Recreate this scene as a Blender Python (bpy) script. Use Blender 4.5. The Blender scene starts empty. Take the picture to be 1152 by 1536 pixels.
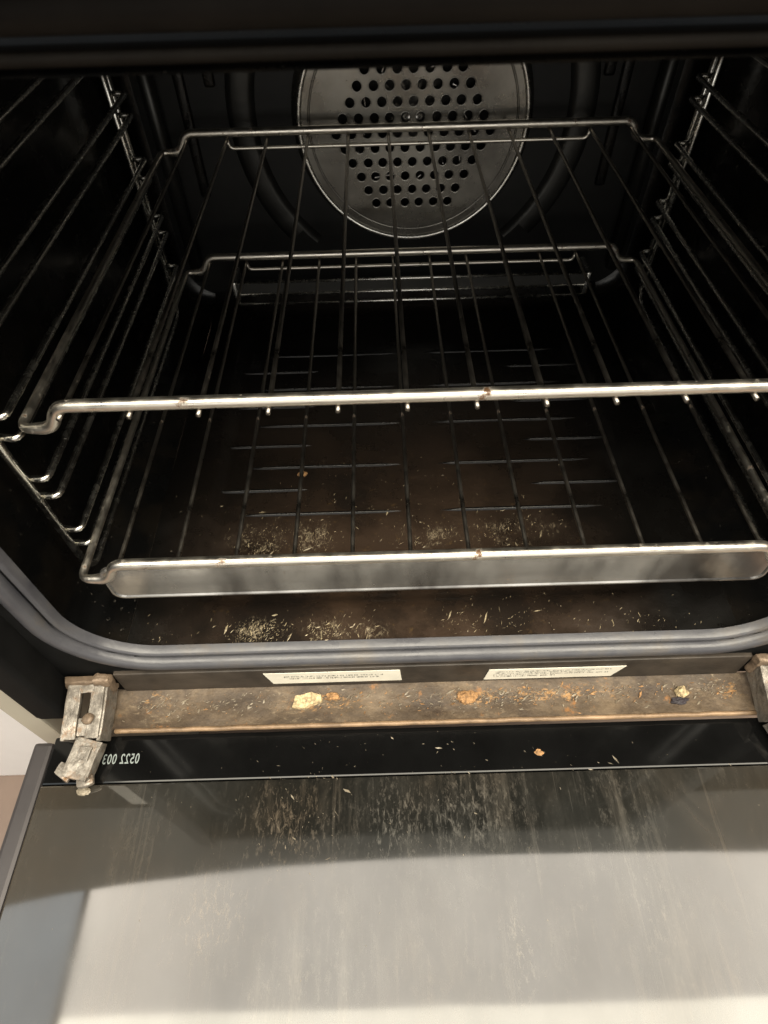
import bpy, bmesh, math, random
from mathutils import Vector, Matrix, noise

random.seed(7)
PI = math.pi
sc = bpy.context.scene
col = sc.collection

# ------------------------------------------------------------------ camera
cam_d = bpy.data.cameras.new("camera")
cam = bpy.data.objects.new("camera", cam_d)
col.objects.link(cam)
cam.location = (-0.0320, -0.2436, 0.2077)
cam.rotation_euler = (0.675866, 0.018930, -0.022578)
cam_d.sensor_fit = 'VERTICAL'
cam_d.sensor_height = 24.0
cam_d.lens = 905.73 / 1536 * 24.0
cam_d.clip_start = 0.01
cam_d.clip_end = 50
cam_d.dof.use_dof = True
cam_d.dof.focus_distance = 0.43
cam_d.dof.aperture_fstop = 9.0
sc.camera = cam

# ------------------------------------------------------------------ world and lamps
world = bpy.data.worlds.new("World")
sc.world = world
world.use_nodes = True
bg = world.node_tree.nodes["Background"]
bg.inputs[0].default_value = (0.93, 0.98, 1.0, 1)
bg.inputs[1].default_value = 0.07


def area_lamp(name, loc, rot, sx, sy, radiance, colour):
    d = bpy.data.lights.new(name, 'AREA')
    d.shape = 'RECTANGLE'
    d.size, d.size_y = sx, sy
    d.energy = radiance * PI * sx * sy
    d.color = colour
    o = bpy.data.objects.new(name, d)
    col.objects.link(o)
    o.location = loc
    o.rotation_euler = rot
    return o


# kitchen ceiling light over and in front of the oven: a softer near field, a brighter far field
area_lamp("ceiling_light_near", (0.55, -0.02, 1.6), (0, 0, 0), 3.16, 0.50, 6.4, (1.0, 0.91, 0.78))
area_lamp("ceiling_light_far", (0.55, -0.85, 1.6), (0, 0, 0), 3.16, 1.16, 12.5, (1.0, 0.92, 0.76))
area_lamp("side_reflection_lamp", (-2.05, -0.64, 1.6), (0, 0, 0), 2.0, 1.76, 2.0, (0.90, 0.97, 1.0))  # lamp added in place of the dimmer ceiling the door glass mirrors
# fill light added behind the camera to brighten rack bars and fan cover
area_lamp("front_fill_light", (0.1, -2.3, 0.40), (math.radians(90), 0, 0), 2.4, 1.4, 1.6, (1.0, 0.96, 0.88))

sc.view_settings.view_transform = 'Standard'
sc.view_settings.look = 'None'
sc.view_settings.gamma = 1
sc.view_settings.exposure = 0.0
sc.render.engine = 'CYCLES'
sc.cycles.max_bounces = 8
sc.cycles.glossy_bounces = 5
sc.cycles.caustics_reflective = False
sc.cycles.sample_clamp_indirect = 4.0
sc.cycles.use_denoising = True


# ------------------------------------------------------------------ materials
class NT:
    def __init__(self, name):
        self.m = bpy.data.materials.new(name)
        self.m.use_nodes = True
        self.t = self.m.node_tree
        self.bsdf = self.t.nodes["Principled BSDF"]
        self.out = self.t.nodes["Material Output"]
        self._co = None

    def n(self, kind, **kw):
        nd = self.t.nodes.new(kind)
        for k, v in kw.items():
            if k.startswith("i_"):
                nd.inputs[k[2:].replace("_", " ")].default_value = v
            else:
                setattr(nd, k, v)
        return nd

    def l(self, a, b):
        self.t.links.new(a, b)

    def co(self, scale=(1, 1, 1), rot=(0, 0, 0)):
        if self._co is None:
            self._co = self.n('ShaderNodeTexCoord')
        mp = self.n('ShaderNodeMapping')
        mp.inputs['Scale'].default_value = scale
        mp.inputs['Rotation'].default_value = rot
        self.l(self._co.outputs['Object'], mp.inputs['Vector'])
        return mp.outputs['Vector']

    def noise(self, scale, detail=4, rough=0.55, sc3=(1, 1, 1), rot=(0, 0, 0), dist=0.0):
        nd = self.n('ShaderNodeTexNoise')
        nd.inputs['Scale'].default_value = scale
        nd.inputs['Detail'].default_value = detail
        nd.inputs['Roughness'].default_value = rough
        nd.inputs['Distortion'].default_value = dist
        self.l(self.co(sc3, rot), nd.inputs['Vector'])
        return nd.outputs['Fac']

    def spots(self, places):
        """soft mask round the given (x, y, rx, ry) spots"""
        sep = self.n('ShaderNodeSeparateXYZ')
        self.l(self.co(), sep.inputs[0])
        tot = None
        for x, y, rx, ry in places:
            a = self.math('MULTIPLY', self.math('SUBTRACT', sep.outputs[0], x), 1.0 / rx)
            b = self.math('MULTIPLY', self.math('SUBTRACT', sep.outputs[1], y), 1.0 / ry)
            d = self.math('ADD', self.math('MULTIPLY', a, a), self.math('MULTIPLY', b, b))
            g = self.math('POWER', 2.718, self.math('MULTIPLY', d, -1.0))
            tot = g if tot is None else self.math('MAXIMUM', tot, g)
        return tot

    def ramp(self, src, stops):
        r = self.n('ShaderNodeValToRGB')
        e = r.color_ramp.elements
        while len(e) < len(stops):
            e.new(0.5)
        for k, (p, c) in enumerate(stops):
            e[k].position = p
            e[k].color = (*c, 1) if isinstance(c, tuple) else (c, c, c, 1)
        self.l(src, r.inputs['Fac'])
        return r.outputs['Color']

    def math(self, op, a, b):
        m = self.n('ShaderNodeMath', operation=op)
        for k, v in enumerate((a, b)):
            if isinstance(v, (int, float)):
                m.inputs[k].default_value = v
            else:
                self.l(v, m.inputs[k])
        return m.outputs[0]

    def mix(self, fac, a, b):
        m = self.n('ShaderNodeMix', data_type='RGBA')
        for idx, v in ((0, fac), (6, a), (7, b)):
            if isinstance(v, (int, float)):
                m.inputs[idx].default_value = v
            elif isinstance(v, tuple):
                m.inputs[idx].default_value = (*v, 1)
            else:
                self.l(v, m.inputs[idx])
        return m.outputs[2]

    def set(self, name, v):
        i = self.bsdf.inputs[name]
        if isinstance(v, (int, float)):
            i.default_value = v
        elif isinstance(v, tuple):
            i.default_value = (*v, 1)
        else:
            self.l(v, i)

    def bump(self, h, strength=0.3, dist=0.001):
        b = self.n('ShaderNodeBump')
        b.inputs['Strength'].default_value = strength
        b.inputs['Distance'].default_value = dist
        self.l(h, b.inputs['Height'])
        self.l(b.outputs[0], self.bsdf.inputs['Normal'])


M = {}


def mat_enamel():
    k = NT("black_enamel")
    spk = k.ramp(k.noise(330, 2, 0.5), [(0.70, 0.0), (0.74, 1.0)])
    k.set('Base Color', k.mix(spk, k.ramp(k.noise(22, 5), [(0.45, 0.004), (0.75, (0.014, 0.011, 0.008))]), (0.05, 0.045, 0.038)))
    k.set('Roughness', k.ramp(k.noise(35, 5), [(0.3, 0.16), (0.7, 0.34)]))
    k.set('Specular IOR Level', 0.45)
    k.bump(k.noise(60, 3), 0.10, 0.002)
    return k.m


def mat_floor():
    k = NT("soiled_enamel_floor")
    big = k.noise(11, 6, 0.65)
    # grime sits in a worn patch left of centre and along the front edge
    sep = k.n('ShaderNodeSeparateXYZ')
    k.l(k.co(), sep.inputs[0])
    ax = k.math('ABSOLUTE', k.math('ADD', sep.outputs[0], 0.02), 0)
    side = k.ramp(k.math('MULTIPLY', ax, 4.6), [(0.30, 1.0), (0.92, 0.0)])
    deep = k.ramp(k.math('MULTIPLY', sep.outputs[1], 4.0), [(0.0, 1.0), (0.95, 0.05)])
    grime = k.math('MULTIPLY', k.math('MULTIPLY', side, deep), k.ramp(big, [(0.40, 0.08), (0.60, 1.0)]))
    fine = k.noise(150, 5, 0.7)
    c0 = k.mix(side, (0.005, 0.0045, 0.004), (0.014, 0.011, 0.009))
    c1 = k.mix(grime, c0, (0.046, 0.028, 0.017))
    flecks = k.ramp(fine, [(0.62, 0.0), (0.70, 1.0)])
    fl2 = k.math('MULTIPLY', flecks, grime)
    c2 = k.mix(fl2, c1, (0.10, 0.062, 0.024))
    # baked-on smears of fat
    sp = k.spots([(-0.128, -0.034, 0.017, 0.011), (-0.078, -0.035, 0.016, 0.010), (-0.045, -0.036, 0.016, 0.007), (-0.138, 0.055, 0.024, 0.018), (-0.094, 0.055, 0.02, 0.018), (0.004, 0.052, 0.022, 0.012), (0.07, 0.055, 0.040, 0.014)])
    blot = k.ramp(k.noise(75, 5, 0.7, (1, 0.7, 1), (0, 0, 0.9)), [(0.40, 0.0), (0.62, 1.0)])
    sp = k.math('MULTIPLY', sp, blot)
    smear = k.noise(300, 8, 0.85, (1.0, 0.62, 1), (0, 0, -0.9), 1.2)
    sm = k.math('MULTIPLY', k.ramp(k.math('ADD', smear, k.math('MULTIPLY', sp, 0.10)), [(0.56, 0.0), (0.66, 1.0)]), k.ramp(sp, [(0.05, 0.0), (0.5, 1.0)]))
    k.set('Base Color', k.mix(k.math('MULTIPLY', sm, 0.8), c2, (0.30, 0.245, 0.165)))
    k.set('Roughness', k.ramp(big, [(0.40, 0.16), (0.60, 0.42)]))
    k.set('Specular IOR Level', 0.5)
    k.bump(fine, 0.35, 0.001)
    return k.m


def mat_chrome(name, base=(0.42, 0.40, 0.37), rough=0.22, rust=0.66):
    k = NT(name)
    r = k.ramp(k.noise(70, 5, 0.7), [(rust, 0.0), (rust + 0.07, 1.0)])
    k.set('Base Color', k.mix(r, base, (0.13, 0.068, 0.034)))
    k.set('Metallic', k.ramp(r, [(0.0, 1.0), (1.0, 0.1)]))
    k.set('Roughness', k.ramp(k.noise(120, 4), [(0.3, rough), (0.7, rough + 0.18)]))
    k.bump(k.noise(300, 3), 0.12, 0.0006)
    return k.m


def mat_steel_dark():
    k = NT("fan_cover_steel")
    k.set('Base Color', k.ramp(k.noise(14, 5), [(0.3, (0.34, 0.325, 0.29)), (0.7, (0.13, 0.122, 0.11))]))
    k.set('Metallic', 0.95)
    k.set('Roughness', k.ramp(k.noise(18, 6, 0.65), [(0.3, 0.16), (0.7, 0.38)]))
    k.bump(k.noise(90, 3), 0.1, 0.001)
    return k.m


def mat_plate():
    k = NT("polished_plate")
    st = k.noise(60, 6, 0.7, (0.15, 1, 1))
    pat = k.noise(9, 5, 0.6, (1, 1, 0.3))
    c = k.ramp(st, [(0.3, (0.60, 0.58, 0.55)), (0.7, (0.46, 0.445, 0.42))])
    c = k.mix(k.ramp(pat, [(0.46, 0.0), (0.60, 0.92)]), c, (0.13, 0.12, 0.112))  # dark patches: reflections painted into the plate colour
    sp = k.ramp(k.noise(210, 4, 0.7), [(0.66, 0.0), (0.71, 1.0)])
    k.set('Base Color', k.mix(sp, c, (0.20, 0.13, 0.07)))
    k.set('Metallic', 0.9)
    k.set('Roughness', k.ramp(k.noise(22, 6, 0.65), [(0.3, 0.10), (0.7, 0.30)]))
    k.bump(k.noise(70, 5, 0.6, (0.3, 1, 1)), 0.10, 0.001)
    return k.m


def mat_simple(name, c, rough, metal=0.0, var=0.25, scale=30, bump=0.15, spec=0.5):
    k = NT(name)
    d = tuple(x * (1 - var) for x in c)
    u = tuple(min(1, x * (1 + var)) for x in c)
    k.set('Base Color', k.ramp(k.noise(scale, 5, 0.6), [(0.3, d), (0.7, u)]))
    k.set('Roughness', rough)
    k.set('Metallic', metal)
    k.set('Specular IOR Level', spec)
    k.bump(k.noise(scale * 3, 4), bump, 0.001)
    return k.m


def mat_hinge():
    k = NT("crusted_hinge_steel")
    a = k.noise(95, 8, 0.75)
    c = k.ramp(a, [(0.30, (0.045, 0.036, 0.028)), (0.46, (0.16, 0.140, 0.115)), (0.60, (0.34, 0.31, 0.27)), (0.74, (0.52, 0.48, 0.42))])
    o = k.ramp(k.noise(48, 6, 0.7), [(0.54, 0.0), (0.66, 1.0)])
    k.set('Base Color', k.mix(o, c, (0.20, 0.115, 0.06)))
    k.set('Metallic', k.ramp(a, [(0.45, 0.1), (0.60, 0.75)]))
    k.set('Roughness', k.ramp(k.noise(130, 4), [(0.3, 0.28), (0.7, 0.6)]))
    k.bump(k.noise(260, 6, 0.7), 0.7, 0.0015)
    return k.m


def mat_seal():
    k = NT("door_seal_rubber")
    k.set('Base Color', k.ramp(k.noise(26, 5, 0.65), [(0.3, (0.055, 0.055, 0.064)), (0.55, (0.082, 0.082, 0.090)), (0.75, (0.112, 0.098, 0.084))]))
    k.set('Roughness', k.ramp(k.noise(40, 4), [(0.3, 0.26), (0.7, 0.46)]))
    k.bump(k.noise(120, 4), 0.25, 0.001)
    return k.m


def mat_sill():
    k = NT("greasy_sill")
    a = k.noise(34, 8, 0.78, (0.6, 1, 1), (0, 0, 0.4))
    c = k.ramp(a, [(0.32, (0.035, 0.024, 0.016)), (0.5, (0.085, 0.060, 0.038)), (0.66, (0.165, 0.120, 0.076))])
    o = k.ramp(k.noise(85, 5, 0.75), [(0.60, 0.0), (0.70, 1.0)])
    c = k.mix(o, c, (0.24, 0.115, 0.04))
    burnt = k.ramp(k.noise(17, 7, 0.72), [(0.53, 0.0), (0.64, 0.85)])
    c = k.mix(burnt, c, (0.035, 0.022, 0.014))
    w = k.ramp(k.noise(260, 6, 0.8, (0.45, 1, 1), (0, 0, 0.6), 0.5), [(0.56, 0.0), (0.70, 0.8)])
    c = k.mix(k.math('MULTIPLY', w, k.ramp(k.noise(26, 5), [(0.42, 0.05), (0.62, 1.0)])), c, (0.32, 0.25, 0.165))
    # crusted yellow and orange remains where food fell
    sp = k.spots([(-0.207, -0.064, 0.016, 0.007), (-0.085, -0.066, 0.025, 0.008), (0.035, -0.067, 0.022, 0.008), (0.10, -0.066, 0.05, 0.007), (0.222, -0.067, 0.012, 0.008)])
    k2 = k.ramp(k.math('ADD', k.noise(190, 6, 0.8, (0.6, 1, 1), (0, 0, 0.4)), k.math('MULTIPLY', sp, 0.10)), [(0.60, 0.0), (0.70, 0.9)])
    k.set('Base Color', k.mix(k.math('MULTIPLY', k2, k.ramp(sp, [(0.05, 0.0), (0.5, 1.0)])), c, (0.36, 0.20, 0.075)))
    k.set('Roughness', 0.6)
    k.set('Metallic', 0.0)
    k.bump(k.noise(160, 5, 0.7), 0.6, 0.0015)
    return k.m


def mat_door_glass():
    k = NT("smeared_black_glass")
    b = k.bsdf
    k.set('Base Color', (0.006, 0.0065, 0.006))
    k.set('IOR', 1.72)
    blur = k.ramp(k.noise(7, 4), [(0.35, 0.03), (0.7, 0.075)])
    k.set('Roughness', blur)
    k.bump(k.noise(9, 2), 0.02, 0.004)
    # dried wipe marks run front to back over the glass; a pale film thickens towards both sides
    sep = k.n('ShaderNodeSeparateXYZ')
    k.l(k.co(), sep.inputs[0])
    ax = k.math('ABSOLUTE', sep.outputs[0], 0)
    corner = k.ramp(k.math('ADD', k.math('MULTIPLY', ax, 3.0), k.math('MULTIPLY', k.noise(6, 3), 0.25)), [(0.50, 0.0), (0.95, 1.0)])
    middle = k.ramp(k.math('ADD', k.math('MULTIPLY', ax, 3.0), k.math('MULTIPLY', k.noise(8, 4), 0.3)), [(0.55, 1.0), (0.90, 0.15)])
    runs = k.noise(30, 8, 0.74, (3.2, 0.22, 1), (0, 0, 0.03), 0.35)
    runs2 = k.noise(62, 6, 0.7, (3.0, 0.10, 1), (0, 0, -0.02), 0.1)
    patch = k.noise(8, 6, 0.65, (1.3, 0.6, 1))
    grain = k.noise(240, 5, 0.8, (1, 0.4, 1), (0, 0, 0.25))
    arcs = k.noise(14, 5, 0.7, (1.0, 0.35, 1), (0, 0, 0.75), 1.6)
    pm = k.ramp(patch, [(0.42, 0.06), (0.62, 1.0)])
    f1 = k.math('MULTIPLY', k.math('MULTIPLY', k.ramp(runs, [(0.48, 0.0), (0.78, 1.0)]), pm), 0.10)
    f2 = k.math('MULTIPLY', k.math('MULTIPLY', k.ramp(grain, [(0.52, 0.0), (0.70, 1.0)]), pm), 0.085)
    f3 = k.math('MULTIPLY', k.ramp(runs2, [(0.60, 0.0), (0.74, 1.0)]), 0.06)
    f4 = k.math('MULTIPLY', k.ramp(arcs, [(0.50, 0.0), (0.70, 1.0)]), 0.035)
    film = k.math('MULTIPLY', k.math('MULTIPLY', k.math('ADD', k.math('ADD', f1, f2), k.math('ADD', f3, f4)), middle), 1.15)
    film = k.math('ADD', film, k.math('MULTIPLY', corner, 0.048))
    scuff = k.noise(380, 6, 0.8, (1, 0.36, 1), (0, 0, 0.6), 0.5)
    sp = k.spots([(-0.105, -0.150, 0.040, 0.034), (-0.03, -0.150, 0.03, 0.03), (0.02, -0.145, 0.05, 0.03), (0.043, -0.222, 0.014, 0.03), (-0.15, -0.2, 0.03, 0.03)])
    f5 = k.math('MULTIPLY', k.ramp(k.math('ADD', scuff, k.math('MULTIPLY', sp, 0.08)), [(0.58, 0.0), (0.74, 1.0)]), k.math('MULTIPLY', sp, 0.17))
    film = k.math('ADD', film, k.math('MULTIPLY', k.math('MULTIPLY', middle, k.ramp(k.noise(11, 5), [(0.35, 0.0), (0.65, 1.0)])), 0.018))
    film = k.math('ADD', film, f5)
    film = k.math('ADD', film, 0.003)
    # the greasy middle shines less than the cleaner sides
    gloss = k.math('SUBTRACT', k.ramp(k.noise(5.5, 5, 0.6, (1, 0.7, 1)), [(0.30, 0.84), (0.70, 0.60)]), k.math('MULTIPLY', middle, 0.20))
    k.set('Specular IOR Level', gloss)
    d = k.n('ShaderNodeBsdfDiffuse')
    k.l(k.mix(k.ramp(k.noise(9, 4), [(0.35, 0.0), (0.65, 1.0)]), (0.58, 0.55, 0.49), (0.55, 0.44, 0.32)), d.inputs['Color'])
    d.inputs['Roughness'].default_value = 0.6
    mx = k.n('ShaderNodeMixShader')
    k.l(film, mx.inputs[0])
    k.l(b.outputs[0], mx.inputs[1])
    k.l(d.outputs[0], mx.inputs[2])
    k.l(mx.outputs[0], k.out.inputs['Surface'])
    return k.m


M['enamel'] = mat_enamel()
M['enamel_dull'] = mat_simple("baked_enamel", (0.008, 0.0078, 0.007), 0.5, 0, 0.5, 20, 0.15, 0.3)
M['floor'] = mat_floor()
M['chrome'] = mat_chrome("rack_chrome", (0.82, 0.77, 0.68), 0.27, 0.61)
M['wire'] = mat_chrome("rack_wire", (0.36, 0.33, 0.29), 0.26, 0.615)
M['ladder'] = mat_chrome("side_rack_wire", (0.88, 0.86, 0.80), 0.16, 0.70)
M['fan'] = mat_steel_dark()
M['plate'] = mat_plate()
M['gasket'] = mat_seal()
M['dark'] = mat_simple("blackened_steel", (0.045, 0.044, 0.041), 0.36, 0.7, 0.4, 14, 0.1)
M['dull'] = mat_simple("dull_strip", (0.09, 0.088, 0.082), 0.42, 0.7, 0.3, 14, 0.1)
M['seal_shade'] = mat_simple("shaded_seal", (0.012, 0.010, 0.008), 0.6, 0, 0.5, 20, 0.2, 0.12)  # darker seal copy: shade on the upper run painted in
M['frame'] = mat_simple("front_frame_enamel", (0.010, 0.010, 0.010), 0.7, 0, 0.3, 25, 0.1, 0.06)
M['soiled'] = mat_simple("soiled_frame", (0.040, 0.032, 0.025), 0.5, 0, 0.6, 30, 0.4)
M['sill'] = mat_sill()
M['lip'] = mat_simple("rusty_lip", (0.22, 0.145, 0.085), 0.5, 0.2, 0.5, 60, 0.5)
M['hinge'] = mat_hinge()
M['bolt'] = mat_simple("hinge_rust", (0.20, 0.145, 0.10), 0.5, 0.3, 0.4, 90, 0.6)
M['glass'] = mat_door_glass()
M['door_band'] = mat_simple("door_black_band", (0.004, 0.004, 0.004), 0.09, 0, 0.3, 20, 0.02, 0.35)
M['door_frame'] = mat_simple("door_side_steel", (0.048, 0.043, 0.043), 0.4, 0.3, 0.2, 12, 0.05)
M['paper'] = mat_simple("label_paper", (0.80, 0.76, 0.65), 0.6, 0, 0.10, 40, 0.05)
M['ink'] = mat_simple("label_ink", (0.06, 0.055, 0.05), 0.7, 0, 0.3, 100, 0.0)
M['print'] = mat_simple("white_print", (0.22, 0.25, 0.24), 0.6, 0, 0.2, 80, 0.0)
M['panel'] = mat_simple("control_panel_steel", (0.055, 0.054, 0.049), 0.62, 0.0, 0.15, 8, 0.03, 0.12)
M['cream'] = mat_simple("cream_cabinet_edge", (0.42, 0.39, 0.32), 0.5, 0, 0.08, 10, 0.03)
M['white'] = mat_simple("white_cabinet_paint", (0.88, 0.87, 0.88), 0.4, 0, 0.03, 10, 0.02)
M['grey'] = mat_simple("reflection_wall_grey", (0.065, 0.067, 0.064), 0.62, 0, 0.1, 5, 0.02, 0.12)
M['brown'] = mat_simple("brown_floor", (0.20, 0.145, 0.115), 0.5, 0, 0.10, 12, 0.05)
M['crumb'] = mat_simple("toast_crumb", (0.54, 0.42, 0.24), 0.7, 0, 0.65, 420, 1.0)
M['crumb_o'] = mat_simple("orange_crumb", (0.33, 0.18, 0.075), 0.65, 0, 0.65, 420, 1.0)
M['char'] = mat_simple("burnt_crumb", (0.02, 0.015, 0.02), 0.6, 0, 0.4, 250, 0.6)
M['fleck'] = mat_simple("pale_flecks", (0.22, 0.185, 0.135), 0.5, 0, 0.45, 300, 0.3)
M['grease'] = mat_simple("dried_grease", (0.34, 0.28, 0.18), 0.25, 0, 0.5, 200, 0.5)


# ------------------------------------------------------------------ helpers
def link(o, parent=None):
    col.objects.link(o)
    if parent is not None:
        o.parent = parent
    return o


def obj(name, bm, m, parent=None, smooth=True):
    me = bpy.data.meshes.new(name)
    bm.normal_update()
    bm.to_mesh(me)
    bm.free()
    me.materials.append(m)
    if smooth:
        for p in me.polygons:
            p.use_smooth = True
    return link(bpy.data.objects.new(name, me), parent)


def thing(name, label, cat, loc=(0, 0, 0), group=None):
    o = bpy.data.objects.new(name, None)
    o.empty_display_size = 0.05
    col.objects.link(o)
    o.location = loc
    o['label'] = label
    o['category'] = cat
    if group:
        o['group'] = group
    return o


def tag(o, label, cat, group=None):
    o['label'] = label
    o['category'] = cat
    if group:
        o['group'] = group
    return o


def B():
    return bmesh.new()


def add_box(bm, c, s, bev=0.0, rot=None):
    r = bmesh.ops.create_cube(bm, size=1)
    vs = r['verts']
    for v in vs:
        v.co = Vector((v.co.x * s[0], v.co.y * s[1], v.co.z * s[2]))
    if bev > 0:
        es = list({e for v in vs for e in v.link_edges})
        rb = bmesh.ops.bevel(bm, geom=es, offset=bev, segments=2, profile=0.6, affect='EDGES')
        vs = list({v for f in rb['faces'] for v in f.verts} | {v for v in vs if v.is_valid})
    for v in vs:
        p = v.co
        if rot is not None:
            p = rot @ p
        v.co = p + Vector(c)
    return vs


def fillet(pts, rad, n=5, closed=False):
    P = [Vector(p) for p in pts]
    out = []
    N = len(P)
    for i in range(N):
        if not closed and i in (0, N - 1):
            out.append(P[i])
            continue
        a, b, c = P[i - 1], P[i], P[(i + 1) % N]
        d1, d2 = (a - b), (c - b)
        r = min(rad, d1.length * 0.48, d2.length * 0.48)
        p1, p2 = b + d1.normalized() * r, b + d2.normalized() * r
        for k in range(n + 1):
            t = k / n
            out.append(p1 * (1 - t) ** 2 + b * 2 * t * (1 - t) + p2 * t * t)
    return out


def add_tube(bm, pts, r, seg=8, closed=False, cap=True):
    P = [Vector(p) for p in pts]
    N = len(P)
    rings = []
    up = None
    for i in range(N):
        if closed:
            t = (P[(i + 1) % N] - P[i - 1]).normalized()
        else:
            t = (P[min(i + 1, N - 1)] - P[max(i - 1, 0)]).normalized()
        if up is None:
            up = Vector((0, 0, 1)) if abs(t.z) < 0.9 else Vector((1, 0, 0))
        s = t.cross(up)
        if s.length < 1e-6:
            s = t.cross(Vector((0, 1, 0)))
        s.normalize()
        up = s.cross(t).normalized()
        rr = r[i] if isinstance(r, (list, tuple)) else r
        rings.append([bm.verts.new(P[i] + (s * math.cos(2 * PI * k / seg) + up * math.sin(2 * PI * k / seg)) * rr)
                      for k in range(seg)])
    for i in range(N if closed else N - 1):
        a, b = rings[i], rings[(i + 1) % N]
        off = 0
        if closed and i == N - 1:
            off = min(range(seg), key=lambda o: (a[0].co - b[o].co).length)
        for k in range(seg):
            bm.faces.new((a[k], a[(k + 1) % seg], b[(k + 1 + off) % seg], b[(k + off) % seg]))
    if cap and not closed:
        bm.faces.new(rings[0][::-1])
        bm.faces.new(rings[-1])


def tube(name, pts, r, m, parent, seg=8, closed=False):
    bm = B()
    add_tube(bm, pts, r, seg, closed)
    bmesh.ops.recalc_face_normals(bm, faces=bm.faces[:])
    return obj(name, bm, m, parent)


def rrect(hw, z0, z1, r, n=8):
    """rounded rectangle loop in XZ, counter-clockwise from the bottom right"""
    L = []
    for cx, cz, a0 in ((hw - r, z0 + r, -PI / 2), (hw - r, z1 - r, 0), (-hw + r, z1 - r, PI / 2), (-hw + r, z0 + r, PI)):
        for k in range(n + 1):
            a = a0 + PI / 2 * k / n
            L.append((cx + r * math.cos(a), cz + r * math.sin(a)))
    return L


def loft(bm, loops, closed=True):
    V = [[bm.verts.new(p) for p in L] for L in loops]
    n = len(V[0])
    for a, b in zip(V[:-1], V[1:]):
        for k in range(n if closed else n - 1):
            bm.faces.new((a[k], a[(k + 1) % n], b[(k + 1) % n], b[k]))
    return V


def rough_up(bm, amp, scale, seed=0.0):
    for v in bm.verts:
        q = v.co * scale + Vector((seed, seed * 1.7, -seed))
        v.co += noise.noise_vector(q) * amp


def subdivide(bm, cuts):
    bmesh.ops.subdivide_edges(bm, edges=bm.edges[:], cuts=cuts, use_grid_fill=True)


# ------------------------------------------------------------------ the oven
YF, YB = -0.05, 0.402            # front plane of the cavity mouth and back wall
ZF, ZT = -0.19, 0.160            # cavity floor and ceiling
HW = 0.262                       # half width of the cavity
oven = thing("oven", "built-in oven with black enamel cavity, grey door seal and its dirty door folded down", "oven", (0, 0.16, -0.19))
OFF = Vector((0, -0.16, 0.19))


def part(name, bm, m, parent=None, smooth=True):
    """a part of the oven, modelled in world coordinates"""
    o = obj(name, bm, m, None, smooth)
    o.parent = oven if parent is None else parent
    o.location = OFF if parent is None else (0, 0, 0)
    return o


def part_tube(name, pts, r, m, parent=None, seg=8, closed=False):
    o = tube(name, pts, r, m, None, seg, closed)
    o.parent = oven if parent is None else parent
    o.location = OFF if parent is None else (0, 0, 0)
    return o


# cavity liner: walls and ceiling, with rounded lower corners running into the floor
RC = 0.040
loop = rrect(HW, ZF, ZT, RC, 8)
front = rrect(HW - 0.010, ZF + 0.004, ZT - 0.004, RC, 8)
bm = B()
loft(bm, [[(x, YF, z) for x, z in front], [(x, YF + 0.012, z) for x, z in loop],
          [(x, 0.15, z) for x, z in loop], [(x, YB - 0.02, z) for x, z in loop],
          [(x * 0.985, YB - 0.004, z) for x, z in loop], [(x * 0.95, YB, z * 0.95 - 0.0008) for x, z in loop]], closed=False)
# the rrect loop starts and ends at the floor, so the open side is exactly the floor strip
bmesh.ops.reverse_faces(bm, faces=bm.faces[:])
part("cavity_liner", bm, M['enamel'])

# floor of the cavity: a shallow pan stepped down behind a front flange
bm = B()
NX, NY = 110, 96
x0, x1 = -(HW - RC), HW - RC
G = []
for j in range(NY + 1):
    y = YF + (YB - YF) * j / NY
    row = []
    for i in range(NX + 1):
        x = x0 + (x1 - x0) * i / NX
        dx, dy = abs(x) - 0.178, -0.006 - y
        q = math.hypot(max(dx + 0.02, 0), max(dy + 0.02, 0)) - 0.02
        t = min(1, max(0, 0.5 + q / 0.010))
        z = ZF - 0.0065 * (1 - t * t * (3 - 2 * t))
        z += 0.0007 * noise.noise(Vector((x * 14, y * 14, 2)))
        w = max(0.0, (y - (YB - 0.022)) / 0.022)
        z = z * (1 - w * w) + (ZF * 0.95 + 0.003) * w * w
        row.append(bm.verts.new((x, y, z)))
    G.append(row)
for j in range(NY):
    for i in range(NX):
        bm.faces.new((G[j][i], G[j][i + 1], G[j + 1][i + 1], G[j + 1][i]))
cavity_floor = part("cavity_floor", bm, M['floor'])


def rib_mesh(length):
    bm = B()
    n = 9
    V = []
    for k in range(n):
        t = k / (n - 1) * 2 - 1
        e = math.sqrt(max(0.0, 1 - abs(t) ** 8))
        V.append([bm.verts.new((t * length / 2, w * 0.0018 * e - 0.0001 * w, 0.0022 * e * (1 - abs(w) ** 2) ** 0.6 - 0.0003))
                  for w in (-1, -0.6, 0, 0.6, 1)])
    for a, b in zip(V[:-1], V[1:]):
        for k in range(4):
            bm.faces.new((a[k], b[k], b[k + 1], a[k + 1]))
    me = bpy.data.meshes.new("rib")
    bm.to_mesh(me)
    bm.free()
    me.materials.append(M['enamel'])
    for p in me.polygons:
        p.use_smooth = True
    return me


ribA, ribB = rib_mesh(0.146), rib_mesh(0.090)
for y, kind in [(0.301 - 0.0275 * k, k % 2) for k in range(9)]:
    for s in (-1, 1):
        o = link(bpy.data.objects.new("rib", ribB if kind else ribA), cavity_floor)
        o.location = (s * (0.142 if kind else 0.086), y, ZF - 0.0064)

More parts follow.
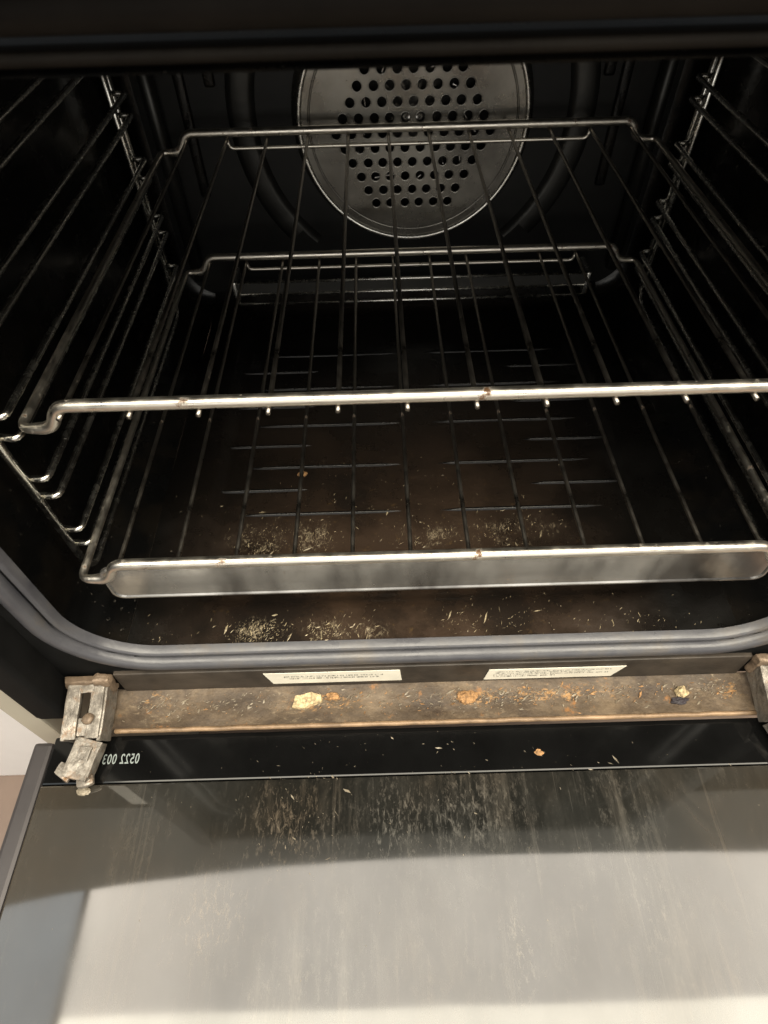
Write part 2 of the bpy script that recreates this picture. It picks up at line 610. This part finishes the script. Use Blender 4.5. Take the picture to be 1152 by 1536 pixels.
# back wall with embossed ring and ribs
bm = B()
pts = [(x * 0.95, z * 0.95 - 0.0008) for x, z in rrect(HW, ZF, ZT, RC, 8)]
bm.faces.new([bm.verts.new((x, YB, z)) for x, z in pts])
bmesh.ops.recalc_face_normals(bm, faces=bm.faces[:])
for f in bm.faces:
    if f.normal.y > 0:
        f.normal_flip()
back = part("back_wall", bm, M['enamel_dull'], smooth=False)
FC = Vector((0.005, YB, -0.004))
bm = B()
for k in range(97):
    pass
NR = 96
prof = [(0.146, 0.0005), (0.149, -0.005), (0.153, -0.0065), (0.166, -0.0065), (0.170, -0.005), (0.173, 0.0005)]
loft(bm, [[(FC.x + r * math.cos(2 * PI * k / NR), YB + d, FC.z + r * math.sin(2 * PI * k / NR)) for k in range(NR)] for r, d in prof])
# keep the ring inside the wall's height
for v in list(bm.verts):
    if v.co.z < ZF + 0.070 or v.co.z > ZT - 0.012:
        bm.verts.remove(v)
bmesh.ops.recalc_face_normals(bm, faces=bm.faces[:])
part("embossed_ring", bm, M['dark'], back)
for x, zc, h in ((-0.205, 0.03, 0.2), (0.198, 0.03, 0.2), (-0.178, 0.075, 0.1), (0.182, 0.075, 0.1)):
    bm = B()
    add_box(bm, (x, YB - 0.001, zc), (0.010, 0.006, h), 0.0025)
    part("embossed_rib", bm, M['enamel'], back)
for s in (-1, 1):
    bm = B()
    add_tube(bm, [(s * 0.232, YB - 0.010, -0.155), (s * 0.232, YB - 0.010, 0.14)], 0.007, 10)  # added tube stands in for the highlight down the rear corner
    part("corner_highlight", bm, M['dark'], back)

# fan cover: perforated steel disc with a rolled rim
R = 0.105
cu = bpy.data.curves.new("disc", 'CURVE')
cu.dimensions = '2D'
cu.fill_mode = 'BOTH'
cu.extrude = 0.0006


def circle(cx, cy, r, n):
    s = cu.splines.new('POLY')
    s.points.add(n - 1)
    for k in range(n):
        a = 2 * PI * k / n
        s.points[k].co = (cx + r * math.cos(a), cy + r * math.sin(a), 0, 1)
    s.use_cyclic_u = True


circle(0, 0, R, 96)
pit, rp = 0.0143, 0.0126
holes = []
for j in range(-8, 9):
    for i in range(-8, 9):
        hx = (i + (0.5 if j % 2 else 0)) * pit
        hz = -0.006 + j * rp
        if math.hypot(hx, (hz + 0.006) * 0.97) < 0.073:
            holes.append((hx + random.uniform(-.0004, .0004), hz))
for hx, hz in holes:
    circle(hx, hz, 0.0043, 18)
tmp = bpy.data.objects.new("tmp", cu)
col.objects.link(tmp)
dg = bpy.context.evaluated_depsgraph_get()
me = bpy.data.meshes.new_from_object(tmp.evaluated_get(dg))
bpy.data.objects.remove(tmp)
bm = B()
bm.from_mesh(me)
bpy.data.meshes.remove(me)
bmesh.ops.rotate(bm, verts=bm.verts, cent=(0, 0, 0), matrix=Matrix.Rotation(PI / 2, 3, 'X'))
bmesh.ops.translate(bm, verts=bm.verts, vec=(FC.x, YB - 0.019, FC.z))
cover = part("fan_cover", bm, M['fan'], smooth=False)
ring = [(FC.x + R * math.cos(2 * PI * k / 96), YB - 0.0198, FC.z + R * math.sin(2 * PI * k / 96)) for k in range(96)]
o = part_tube("rim", ring, 0.0024, M['ladder'], cover, 8, True)
bm = B()
loft(bm, [[(FC.x + r * math.cos(2 * PI * k / 96), y, FC.z + r * math.sin(2 * PI * k / 96)) for k in range(96)]
          for r, y in ((R, YB - 0.018), (R + 0.006, YB - 0.012), (R + 0.008, YB - 0.0005))])
bmesh.ops.recalc_face_normals(bm, faces=bm.faces[:])
part("skirt", bm, M['fan'], cover)
for rr in (R - 0.009,):
    part_tube("bead", [(FC.x + rr * math.cos(2 * PI * k / 96), YB - 0.0193, FC.z + rr * math.sin(2 * PI * k / 96)) for k in range(96)], 0.0013, M['fan'], cover, 8, True)
# hole collars: short punched lips that catch the light
bm = B()
for hx, hz in holes:
    loft(bm, [[(FC.x + hx + r * math.cos(2 * PI * k / 14), y, FC.z + hz + r * math.sin(2 * PI * k / 14)) for k in range(14)]
              for r, y in ((0.0052, YB - 0.0197), (0.0046, YB - 0.0204), (0.0042, YB - 0.0175))])
bmesh.ops.recalc_face_normals(bm, faces=bm.faces[:])
o = part("hole_lips", bm, M['fan'], cover)
o['kind'] = 'stuff'
# the fan behind the holes
fan = bpy.data.objects.new("fan", None)
link(fan, oven)
fan.location = OFF
for k in range(12):
    a = 2 * PI * k / 12
    bm = B()
    add_box(bm, (0, 0, 0), (0.022, 0.016, 0.0012), 0.0003)
    rot = Matrix.Rotation(-a, 4, 'Y') @ Matrix.Translation((0.052, 0, 0)) @ Matrix.Rotation(0.9, 4, 'Y')
    bm.transform(Matrix.Translation((FC.x, YB - 0.008, FC.z)) @ rot)
    part("blade", bm, M['plate'], fan, False)
bm = B()
loft(bm, [[(FC.x + r * math.cos(2 * PI * k / 32), y, FC.z + r * math.sin(2 * PI * k / 32)) for k in range(32)]
          for r, y in ((0.0, YB - 0.016), (0.012, YB - 0.016), (0.016, YB - 0.006), (0.066, YB - 0.004), (0.066, YB - 0.001))])
part("hub", bm, M['plate'], fan)

# low grey strip and wires near the foot of the back wall
gy = 0.352
low_strip = bpy.data.objects.new("rear_strip", None)
link(low_strip, oven)
low_strip.location = OFF
bm = B()
add_box(bm, (0.004, gy, -0.1445), (0.372, 0.0016, 0.0125), 0.0006)
part("strip", bm, M['dull'], low_strip, False)
for z, xw in ((-0.1375, 0.190), (-0.1515, 0.194), (-0.1630, 0.188)):
    part_tube("wire", [(0.004 - xw, gy - 0.001, z), (0.004 + xw, gy - 0.001, z)], 0.0017, M['ladder'], low_strip)
for s in (-1, 1):
    bm = B()
    add_box(bm, (0.004 + s * 0.189, gy + 0.014, -0.149), (0.006, 0.034, 0.026), 0.002)
    part("bracket", bm, M['ladder'], low_strip)

# door seal: two rubber ridges round the mouth
def ring_loft(profile, m, name, parent=None, top=False):
    """a ridge round the mouth: the lower and side run, or (top) the separate piece across the top"""
    bm = B()
    loops = []
    for out, y in profile:
        L = [(x, y, z) for x, z in rrect(0.2465 + out, -0.1865 - out, 0.158 + out, 0.052 + out, 12)]
        # rrect order: lower right, upper right, upper left, lower left corner; the top run is points 13..38
        loops.append(L[13:39] if top else L[39:] + L[:13])
    # carry the side run up to the top corners
    if not top:
        for L, (out, y) in zip(loops, profile):
            L.insert(0, (-(0.2465 + out), y, -0.020))
            L.append((0.2465 + out, y, -0.020))
    if top:
        for L, (out, y) in zip(loops, profile):
            L.insert(0, (0.2465 + out, y, -0.020))
            L.append((-(0.2465 + out), y, -0.020))
    loft(bm, loops, closed=False)
    bmesh.ops.recalc_face_normals(bm, faces=bm.faces[:])
    return part(name, bm, m, parent)


SEAL = [(0.0070, -0.046), (0.0072, -0.0515), (0.0085, -0.0548), (0.0110, -0.0560), (0.0150, -0.0560), (0.0175, -0.0545), (0.0188, -0.051), (0.0190, -0.046)]
LIP = [(-0.0005, -0.044), (0.0, -0.0495), (0.0012, -0.0512), (0.0028, -0.0512), (0.0040, -0.0495), (0.0044, -0.046)]
seal = ring_loft(SEAL, M['gasket'], "door_seal")
ring_loft(SEAL, M['seal_shade'], "top_run", seal, True)
ring_loft(LIP, M['gasket'], "inner_lip", seal)
ring_loft(LIP, M['seal_shade'], "inner_lip", seal, True)
ring_loft([(0.002, -0.0445), (0.010, -0.0445)], M['frame'], "groove", seal)

# front frame: black enamel face round the seal, soiled along the bottom
bm = B()
outer = []
inner = rrect(0.2465 + 0.016, -0.1865 - 0.016, 0.158 + 0.016, 0.052 + 0.016, 12)
outer = rrect(0.2975, -0.238, 0.2350, 0.012, 12)
loft(bm, [[(x, -0.050, z) for x, z in inner], [(x * 0.9 + 0.1 * X, -0.052, z * 0.9 + 0.1 * Z) for (x, z), (X, Z) in zip(inner, outer)],
          [(x, -0.054, z) for x, z in outer], [(x, -0.020, z) for x, z in outer]])
bmesh.ops.recalc_face_normals(bm, faces=bm.faces[:])
ff = part("front_frame", bm, M['frame'])
bm = B()
add_box(bm, (0, -0.0535, -0.2235), (0.470, 0.004, 0.030), 0.0008)
subdivide(bm, 3)
part("soiled_strip", bm, M['soiled'], ff)
for s in (-1, 1):
    bm = B()
    add_box(bm, (s * 0.2855, -0.058, -0.002), (0.024, 0.036, 0.476), 0.004)
    part("side_post", bm, M['frame'], ff)

# information labels stuck below the seal
def label(cx, cz, w, h, slant, rows):
    bm = B()
    y = -0.0563
    q = [(-w / 2 + slant[0], -h / 2), (w / 2 + slant[1], -h / 2), (w / 2 + slant[2], h / 2), (-w / 2 + slant[3], h / 2)]
    f = [bm.verts.new((cx + a, y, cz + b)) for a, b in q]
    g = [bm.verts.new((cx + a, y + 0.0004, cz + b)) for a, b in q]
    bm.faces.new(f)
    for k in range(4):
        bm.faces.new((f[k], g[k], g[(k + 1) % 4], f[(k + 1) % 4]))
    bmesh.ops.recalc_face_normals(bm, faces=bm.faces[:])
    lab = part("information_label", bm, M['paper'], smooth=False)
    bm = B()
    for z, xa, xb, hh in rows:
        x = xa
        while x < xb:
            n = random.randint(3, 9)
            for _ in range(n):               # tiny unreadable letters: one or two strokes each
                gw = random.uniform(0.0005, 0.0009)
                if x + gw > xb:
                    break
                for st in range(random.randint(1, 3)):
                    if random.random() < 0.5:
                        a, b_ = (random.uniform(0, gw * 0.7), 0.0003), (-hh / 2, hh / 2)
                        X0, X1, Z0, Z1 = x + a[0], x + a[0] + a[1], z + b_[0], z + b_[1]
                    else:
                        zz = random.choice((-hh / 2, -hh * 0.12, hh / 2 - 0.0003))
                        X0, X1, Z0, Z1 = x, x + gw, z + zz, z + zz + 0.0003
                    bm.faces.new([bm.verts.new((cx + X, y - 0.00015 - 0.00002 * st, cz + Z)) for X, Z in ((X0, Z0), (X1, Z0), (X1, Z1), (X0, Z1))])
                x += gw + 0.00035
            x += 0.0011
    o = part("printed_lines", bm, M['ink'], lab, False)
    o['kind'] = 'stuff'
    return lab


label(-0.0745, -0.2215, 0.101, 0.0180, (0.005, 0.0015, 0, 0), [(0.003, -0.036, 0.038, 0.0021), (-0.0005, -0.032, 0.036, 0.0021)])
label(0.0905, -0.2255, 0.101, 0.0170, (0.000, -0.004, 0.0035, 0.0025),
      [(0.0048, -0.043, 0.044, 0.0014), (0.0022, -0.043, 0.030, 0.0014), (-0.0004, -0.044, 0.043, 0.0014), (-0.0032, -0.044, 0.004, 0.0018)])

# sill: a dirty ledge between the frame and the door, with a rusty front lip
bm = B()
NXs, NYs = 150, 10
G = []
for j in range(NYs + 1):
    y = -0.0545 - 0.0305 * j / NYs
    row = []
    for i in range(NXs + 1):
        x = -0.262 + 0.524 * i / NXs
        z = -0.2385 + 0.0012 * noise.noise(Vector((x * 45, y * 70, 0.5))) + 0.0008 * noise.noise(Vector((x * 160, y * 200, 5)))
        z -= 0.002 * math.sin(PI * j / NYs)
        row.append(bm.verts.new((x, y, z)))
    G.append(row)
for j in range(NYs):
    for i in range(NXs):
        bm.faces.new((G[j][i], G[j + 1][i], G[j + 1][i + 1], G[j][i + 1]))
sill = part("sill", bm, M['sill'])
pts = []
for k in range(90):
    x = -0.236 + 0.474 * k / 89
    pts.append((x, -0.0860 + 0.0005 * noise.noise(Vector((x * 60, 1, 1))), -0.2388 + 0.0005 * noise.noise(Vector((x * 90, 3, 1)))))
part_tube("front_lip", pts, 0.0019, M['lip'], sill, 8)

# hinges: folded steel channel from the frame onto the door
def hinge(s, seed):
    cx = s * 0.2530
    h = bpy.data.objects.new("hinge", None)
    link(h, oven)
    h.location = OFF
    bm = B()
    # sloping channel: two cheeks and a slotted top
    tilt = Matrix.Rotation(0.30, 3, 'X')
    c = Vector((cx, -0.0735, -0.2270))
    add_box(bm, c + tilt @ Vector((-0.0125, 0, 0.001)), (0.0030, 0.044, 0.020), 0.0008, tilt)
    add_box(bm, c + tilt @ Vector((0.0125, 0, -0.001)), (0.0030, 0.044, 0.018), 0.0008, tilt)
    add_box(bm, c + tilt @ Vector((-0.0078, 0, 0.0095)), (0.0085, 0.042, 0.0028), 0.0008, tilt)
    add_box(bm, c + tilt @ Vector((0.0078, 0, 0.0085)), (0.0095, 0.040, 0.0028), 0.0008, tilt)
    add_box(bm, c + tilt @ Vector((0.0, 0.0165, 0.009)), (0.010, 0.011, 0.0028), 0.0006, tilt)
    add_box(bm, c + tilt @ Vector((0.001, -0.0125, 0.0075)), (0.009, 0.012, 0.004), 0.0008, tilt)
    subdivide(bm, 4)
    rough_up(bm, 0.0007, 80, seed)
    rough_up(bm, 0.0004, 300, seed)
    part("channel", bm, M['hinge'], h, False)
    bm = B()
    add_box(bm, (cx, -0.0575, -0.2175), (0.034, 0.006, 0.018), 0.002)
    add_box(bm, (cx - s * 0.012, -0.0590, -0.2080), (0.012, 0.007, 0.008), 0.002)
    subdivide(bm, 3)
    rough_up(bm, 0.0020, 90, seed + 3)
    rough_up(bm, 0.0008, 280, seed + 3)
    part("mounting_plate", bm, M['bolt'], h)
    bm = B()
    t2 = Matrix.Rotation(0.16, 3, 'X') @ Matrix.Rotation(s * 0.22, 3, 'Z')
    c2 = Vector((cx - s * 0.001, -0.1065, -0.2362))
    add_box(bm, c2 + t2 @ Vector((0, 0, 0.003)), (0.0175, 0.027, 0.0026), 0.0006, t2)
    for e in (-1, 1):
        add_box(bm, c2 + t2 @ Vector((e * 0.0088, 0.0015, 0.000)), (0.0024, 0.024, 0.009), 0.0006, t2)
    add_box(bm, c2 + t2 @ Vector((0.001, 0.004, 0.0052)), (0.0085, 0.009, 0.0026), 0.0006, t2)
    add_box(bm, (cx + s * 0.0120, -0.1135, -0.2400), (0.013, 0.009, 0.0042), 0.0012, Matrix.Rotation(s * 0.5, 3, 'Z'))
    add_box(bm, (cx - s * 0.0045, -0.1190, -0.2395), (0.0115, 0.010, 0.0048), 0.0014, Matrix.Rotation(-s * 0.3, 3, 'Z'))
    subdivide(bm, 3)
    rough_up(bm, 0.0009, 120, seed + 9)
    rough_up(bm, 0.0005, 320, seed + 9)
    part("arm", bm, M['hinge'], h, False)
    bm = B()
    bmesh.ops.create_icosphere(bm, subdivisions=2, radius=0.0046)
    for v in bm.verts:
        v.co.z *= 0.6
        v.co += Vector((cx - s * 0.004, -0.0835, -0.2185))
    rough_up(bm, 0.0012, 160, seed + 4)
    part("pivot", bm, M['bolt'], h)


hinge(-1, 1.3)
hinge(1, 7.9)

# control panel above the mouth: fascia, its arched top edge shaped for the door glass reflection
bm = B()
NPX = 40


def arch(x):
    return 0.385 + (0.46 if x < 0.12 else 0.20) * (x - 0.12) ** 2


loops = []
for i in range(NPX + 1):
    x = -0.298 + 0.596 * i / NPX
    u = x / 0.298
    top = arch(x)
    y = -0.074
    loops.append([(x, -0.050, 0.190), (x, y + 0.006, 0.183), (x, y, 0.1885), (x, y - 0.001, 0.215), (x, y, 0.30), (x, y, top - 0.004), (x, y + 0.004, top), (x, -0.03, top)])
loft(bm, loops, closed=False)
bmesh.ops.recalc_face_normals(bm, faces=bm.faces[:])
part("control_panel", bm, M['panel'])

# door, folded down level
door = bpy.data.objects.new("door", None)
link(door, oven)
door.location = OFF
ZD = -0.245
bm = B()
for s in (-1, 1):
    add_box(bm, (s * 0.2905, -0.290, ZD - 0.0178), (0.0145, 0.400, 0.034), 0.003)
add_box(bm, (0, -0.480, ZD - 0.016), (0.566, 0.018, 0.034), 0.003)
add_box(bm, (0, -0.290, ZD - 0.026), (0.566, 0.396, 0.012), 0.001)
part("door_frame", bm, M['door_frame'], door, False)
bm = B()
add_box(bm, (0, -0.2955, ZD - 0.004), (0.5660, 0.3490, 0.006), 0.0012)
part("glass", bm, M['glass'], door, False)
bm = B()
add_box(bm, (0, -0.1035, ZD - 0.0045), (0.5660, 0.0335, 0.006), 0.0012)
part("hinge_side_band", bm, M['door_band'], door, False)

# part number printed on the far face of the glass, so it reads mirrored
fc = bpy.data.curves.new("number", 'FONT')
fc.body = "0522 003"
fc.size = 0.0105
fc.align_x = 'CENTER'
fc.align_y = 'CENTER'
fc.space_character = 1.15
fc.offset = 0.00012
tmp = bpy.data.objects.new("tmp", fc)
col.objects.link(tmp)
dg = bpy.context.evaluated_depsgraph_get()
me = bpy.data.meshes.new_from_object(tmp.evaluated_get(dg))
bpy.data.objects.remove(tmp)
bm = B()
bm.from_mesh(me)
bpy.data.meshes.remove(me)
for v in bm.verts:
    v.co = Vector((-v.co.x * 0.60 - 0.2300, v.co.y * 0.95 - 0.1040, ZD - 0.0013))
bmesh.ops.reverse_faces(bm, faces=bm.faces[:])
part("printed_number", bm, M['print'], door, False)

# ------------------------------------------------------------------ side racks (wire ladders)
LEVELS = [-0.164, -0.1145, -0.065, -0.0155, 0.034, 0.0835, 0.133]


def side_rack(s, lab):
    t = thing("side_rack", lab, "rack support", (s * 0.248, 0.165, -0.17), "wire side racks on the cavity walls")
    o0 = Vector((-s * 0.248, -0.165, 0.17))

    def tp(name, pts, r, m=M['ladder'], seg=8):
        o = tube(name, pts, r, m, None, seg)
        o.parent = t
        o.location = o0
    top = 0.148
    tp("front_upright", fillet([(s * 0.2440, 0.000, -0.1400), (s * 0.2440, -0.002, top)], 0.004), 0.0026)
    for dy in (0.0, 0.0095):
        tp("rear_upright", [(s * 0.2440, 0.327 + dy, -0.140), (s * 0.2440, 0.327 + dy, top)], 0.0026)
    tp("foot", fillet([(s * 0.2440, 0.000, -0.140), (s * 0.2440, 0.006, -0.1560), (s * 0.2440, 0.32, -0.1560), (s * 0.2440, 0.3315, -0.140)], 0.012), 0.0022)
    for z in LEVELS[1:]:
        for dz in (-0.0078, 0.0078):
            tp("rail", fillet([(s * 0.2455, 0.003, z + dz), (s * 0.2325, 0.001, z + dz), (s * 0.2325, 0.012, z + dz),
                               (s * 0.2325, 0.322, z + dz), (s * 0.2325, 0.335, z + dz), (s * 0.2460, 0.333, z + dz)], 0.006, 4), 0.0021)


side_rack(-1, "wire side rack on the left wall of the oven, its front upright fully in view")
side_rack(1, "wire side rack on the right wall of the oven, its front end outside the picture")

# ------------------------------------------------------------------ wire racks
def oven_rack(lab, loc, tip=0.0048):
    t = thing("oven_rack", lab, "oven rack", loc, "wire racks in the oven")
    D = 0.366
    dz = -0.0150
    w0, w1, w2 = 0.2015, 0.2095, 0.2275
    loop = fillet([(-w0, 0, 0), (w0, 0, 0), (w1, 0, dz), (w2, 0, dz), (w2, D, dz), (w1, D, dz), (w0, D, 0), (-w0, D, 0),
                   (-w1, D, dz), (-w2, D, dz), (-w2, 0, dz), (-w1, 0, dz)], 0.0065, 5, True)
    tube("frame", loop, [0.0036 - 0.0011 * max(0.0, min(1.0, (abs(p.x) - 0.214) / 0.012)) for p in loop], M['chrome'], t, 10, True)
    wm = None
    for k in range(12):
        x = -0.2008 + 0.4016 * k / 11
        if wm is None:
            o = tube("cross_wire", [(0, -tip, -0.0051), (0, 0.004, -0.0051), (0, 0.18, -0.0054), (0, D - 0.001, -0.0051), (0, D + 0.0036, -0.0051)], 0.00145, M['wire'], t, 7)
            wm = o.data
        else:
            o = link(bpy.data.objects.new("cross_wire", wm), t)
        o.location = (x, 0, 0)
    a = 0.1643
    tube("stop_wire", fillet([(-a, D - 0.003, -0.005), (-a + 0.002, D - 0.002, -0.0125), (a - 0.002, D - 0.002, -0.0125), (a, D - 0.003, -0.005)], 0.006), 0.0017, M['chrome'], t, 8)
    return t


upper = oven_rack("upper chrome wire rack, its front bar crossing mid picture above the other rack", (0, 0.0, 0))
lower = oven_rack("lower chrome wire rack with a flat grey plate under its front bar", (0.002, -0.0330, -0.0990), 0.0)
# front plate of the lower rack: flat strip with rolled rims and rounded corners
bm = B()


def plate_loop(ins, y):
    return [(x + 0.0, y, z) for x, z in rrect(0.2130 - ins, -0.0365 + ins, -0.0030 - ins, 0.0070 - ins * 0.6, 6)]


loft(bm, [plate_loop(0.0002, 0.0010), plate_loop(0, -0.0010), plate_loop(0.0004, -0.0020), plate_loop(0.0016, -0.0020), plate_loop(0.0028, -0.0012)])
V = [bm.verts.new(p) for p in plate_loop(0.0028, -0.0012)]
bm.faces.new(V)
bmesh.ops.remove_doubles(bm, verts=bm.verts, dist=1e-6)
bmesh.ops.recalc_face_normals(bm, faces=bm.faces[:])
obj("front_plate", bm, M['plate'], lower, False)

# ------------------------------------------------------------------ crumbs and dirt
def crumb(name, loc, size, m, lab, cat, seed, flat=0.5):
    bm = B()
    bmesh.ops.create_icosphere(bm, subdivisions=3, radius=1)
    for v in bm.verts:
        n = 1 + 0.45 * noise.noise(v.co * 1.3 + Vector((seed, 0, 0))) + 0.22 * noise.noise(v.co * 3.7 + Vector((0, seed, 0)))
        v.co = Vector((v.co.x * size[0] * n, v.co.y * size[1] * n, max(-0.6, v.co.z * n) * size[1] * flat))
    o = obj(name, bm, m, None, False)
    o.location = (loc[0], loc[1], loc[2] + 0.6 * size[1] * flat)
    return tag(o, lab, cat)


def crumb_slab(name, loc, pts, h, m, lab, cat):
    bm = B()
    lo = [bm.verts.new((x, y, 0)) for x, y in pts]
    hi = [bm.verts.new((x * 0.93, y * 0.93, h * (1 + 0.4 * noise.noise(Vector((x * 300, y * 300, 1)))))) for x, y in pts]
    bm.faces.new(hi)
    for k in range(len(pts)):
        bm.faces.new((lo[k], lo[(k + 1) % len(pts)], hi[(k + 1) % len(pts)], hi[k]))
    bmesh.ops.recalc_face_normals(bm, faces=bm.faces[:])
    bmesh.ops.triangulate(bm, faces=[f for f in bm.faces if len(f.verts) > 4])
    subdivide(bm, 2)
    rough_up(bm, 0.0006, 300, 2)
    o = obj(name, bm, m, None, False)
    o.location = loc
    return tag(o, lab, cat)


SZ = -0.2398
crumb_slab("food_crumb", (-0.0950, -0.0668, SZ - 0.0005), [(-.0115, -.0050), (-.0095, .0040), (-.003, .0045), (.0035, .0068), (.0115, .0035), (.0120, -.0015), (.0035, -.0040), (-.002, -.0066)], 0.0030, M['crumb'],
           "large flat yellow crumb on the sill below the left label", "food crumb")
crumb("food_crumb", (-0.0752, -0.0640, SZ), (0.0048, 0.0030), M['crumb_o'], "orange crumb right beside the large flat yellow crumb", "food crumb", 3.1)
crumb("food_crumb", (0.0262, -0.0675, SZ), (0.0075, 0.0048), M['crumb_o'], "orange lump of food on the sill, just left of the right label", "food crumb", 5.7)
crumb("food_crumb", (0.1886, -0.0690, SZ), (0.0042, 0.0040), M['crumb'], "pale toast crumb lying on a burnt piece near the right hinge", "food crumb", 8.3, 0.9)
crumb("burnt_crumb", (0.1858, -0.0752, SZ), (0.0060, 0.0030), M['char'], "blackened burnt crumb in front of a pale one near the right hinge", "food crumb", 9.9)
crumb("food_crumb", (0.0750, -0.1078, ZD - 0.0016), (0.0030, 0.0022), M['crumb_o'], "small orange crumb alone on the black band of the door", "food crumb", 2.2)
crumb("food_crumb", (-0.1052, 0.1266, ZF - 0.0062), (0.0038, 0.0030), M['crumb_o'], "small bright orange crumb on the oven floor beneath the racks", "food crumb", 4.4)
crumb("food_crumb", (-0.2505, -0.1255, ZD - 0.001), (0.0045, 0.0028), M['fleck'], "pale crumb on the door just below the left hinge", "food crumb", 6.4)


def scatter(name, spots, m, lab, size, zfun, lean, thin=2.4, wob=0.5):
    """many small flat flakes, too many to count, as one object"""
    bm = B()
    for x, y, sx, sy, n in spots:
        for _ in range(n):
            px, py = random.gauss(x, sx), random.gauss(y, sy)
            z = zfun(px, py)
            if z is None:
                continue
            k = size * random.lognormvariate(0, 0.55)
            a = random.gauss(lean, wob)
            ca, sa = math.cos(a), math.sin(a)
            L, W = k * random.uniform(0.8, thin), k * random.uniform(0.25, 0.7)
            q = [(-L, 0), (-0.2 * L, -W), (L, -0.1 * W), (0.3 * L, W)]
            h = k * random.uniform(0.25, 0.7)
            base = [bm.verts.new((px + u * ca - v * sa, py + u * sa + v * ca, z)) for u, v in q]
            tip = bm.verts.new((px + random.uniform(-.3, .3) * k, py + random.uniform(-.3, .3) * k, z + h))
            for i in range(4):
                bm.faces.new((base[i], base[(i + 1) % 4], tip))
    o = obj(name, bm, m, None, False)
    o['kind'] = 'stuff'
    o['label'] = lab
    return o


def on_sill(x, y):
    return -0.2395 if -0.235 < x < 0.232 and -0.0835 < y < -0.0575 else None


def on_door(x, y):
    if abs(x) > 0.280 or y > -0.0900 or y < -0.46:
        return None
    return ZD - 0.0012 if y < -0.122 else ZD - 0.0016


def on_floor(x, y):
    if abs(x) > 0.215 or y < -0.046 or y > 0.3:
        return None
    return ZF + 0.0002 if (y < -0.008 or abs(x) > 0.18) else ZF - 0.0062


scatter("crumb_litter", [(-0.207, -0.0640, 0.010, 0.004, 40), (-0.03, -0.068, 0.10, 0.006, 260), (0.12, -0.066, 0.055, 0.005, 220), (0.045, -0.068, 0.015, 0.004, 60), (0.215, -0.067, 0.010, 0.005, 60), (-0.15, -0.068, 0.04, 0.006, 90)],
        M['fleck'], "fine pale crumbs scattered along the greasy sill", 0.00055, on_sill, 0.5)
scatter("toast_litter", [(-0.02, -0.068, 0.12, 0.006, 130), (0.10, -0.067, 0.07, 0.005, 130), (0.222, -0.067, 0.008, 0.005, 25)],
        M['crumb_o'], "fine orange crumbs scattered along the greasy sill", 0.0006, on_sill, 0.3)
scatter("dust_flecks", [(-0.098, -0.150, 0.022, 0.017, 420), (-0.03, -0.15, 0.10, 0.03, 340), (0.0, -0.105, 0.13, 0.008, 90), (-0.03, -0.20, 0.11, 0.035, 90), (0.02, -0.15, 0.03, 0.02, 60), (0.043, -0.222, 0.008, 0.012, 22), (-0.2, -0.14, 0.05, 0.03, 25)],
        M['fleck'], "pale dust flecks and food specks on the black door glass", 0.00030, on_door, 2.2, 3.2, 0.6)
scatter("grease_flakes", [(-0.128, -0.034, 0.010, 0.0055, 240), (-0.076, -0.035, 0.009, 0.005, 150), (-0.05, -0.036, 0.012, 0.004, 50), (-0.198, -0.035, 0.004, 0.003, 14), (0.03, -0.030, 0.02, 0.006, 30), (0.06, -0.032, 0.003, 0.002, 12), (0.07, -0.012, 0.02, 0.004, 20), (0.15, -0.034, 0.02, 0.005, 26), (0.0, -0.03, 0.11, 0.008, 260)],
        M['grease'], "golden grease flakes dried on the front edge of the oven floor", 0.00026, on_floor, 1.0, 4.2, 0.5)
scatter("burnt_grease", [(-0.138, 0.055, 0.013, 0.010, 200), (-0.094, 0.055, 0.012, 0.010, 130), (0.0, 0.055, 0.02, 0.010, 110), (0.06, 0.055, 0.03, 0.012, 200), (-0.06, 0.08, 0.07, 0.03, 200), (0.05, 0.10, 0.05, 0.02, 60)],
        M['grease'], "clumps of dried grease on the oven floor behind the lower rack's front bar", 0.00026, on_floor, 1.0, 3.8, 0.6)

# ------------------------------------------------------------------ what shows beside the oven, and what its door mirrors
house = thing("kitchen_cabinet", "white kitchen cabinet with a cream side panel left of the oven", "cabinet", (-0.46, 0.2, -0.64))
for nm, c, s, m in (("side_panel", (-0.3095, 0.12, -0.3125), (0.020, 0.385, 0.655), M['cream']),
                    ("cabinet_door", (-0.5215, 0.14, -0.3150), (0.400, 0.28, 0.650), M['white'])):
    bm = B()
    add_box(bm, Vector(c) - Vector(house.location), s, 0.002)
    obj(nm, bm, m, house, False)
bm = B()
for s in (-1, 1):
    # unseen fronts with arched tops, added only for the door glass to mirror
    L = []
    for i in range(13):
        x = s * (0.2985 + 1.0 * i / 12)
        top = min(arch(x), 1.2)
        L.append([(x, -0.072, 0.02), (x, -0.074, 0.022), (x, -0.074, top - 0.002), (x, -0.072, top), (x, 0.10, top), (x, 0.10, 0.02)])
    loft(bm, L)
    bmesh.ops.recalc_face_normals(bm, faces=bm.faces[:])
o = obj("reflection_wall", bm, M['grey'], None, False)
o['kind'] = 'structure'
bm = B()
add_box(bm, (-0.3, -0.5, -0.65), (4.0, 4.0, 0.02))
o = obj("kitchen_floor", bm, M['brown'], None, False)
o['kind'] = 'structure'
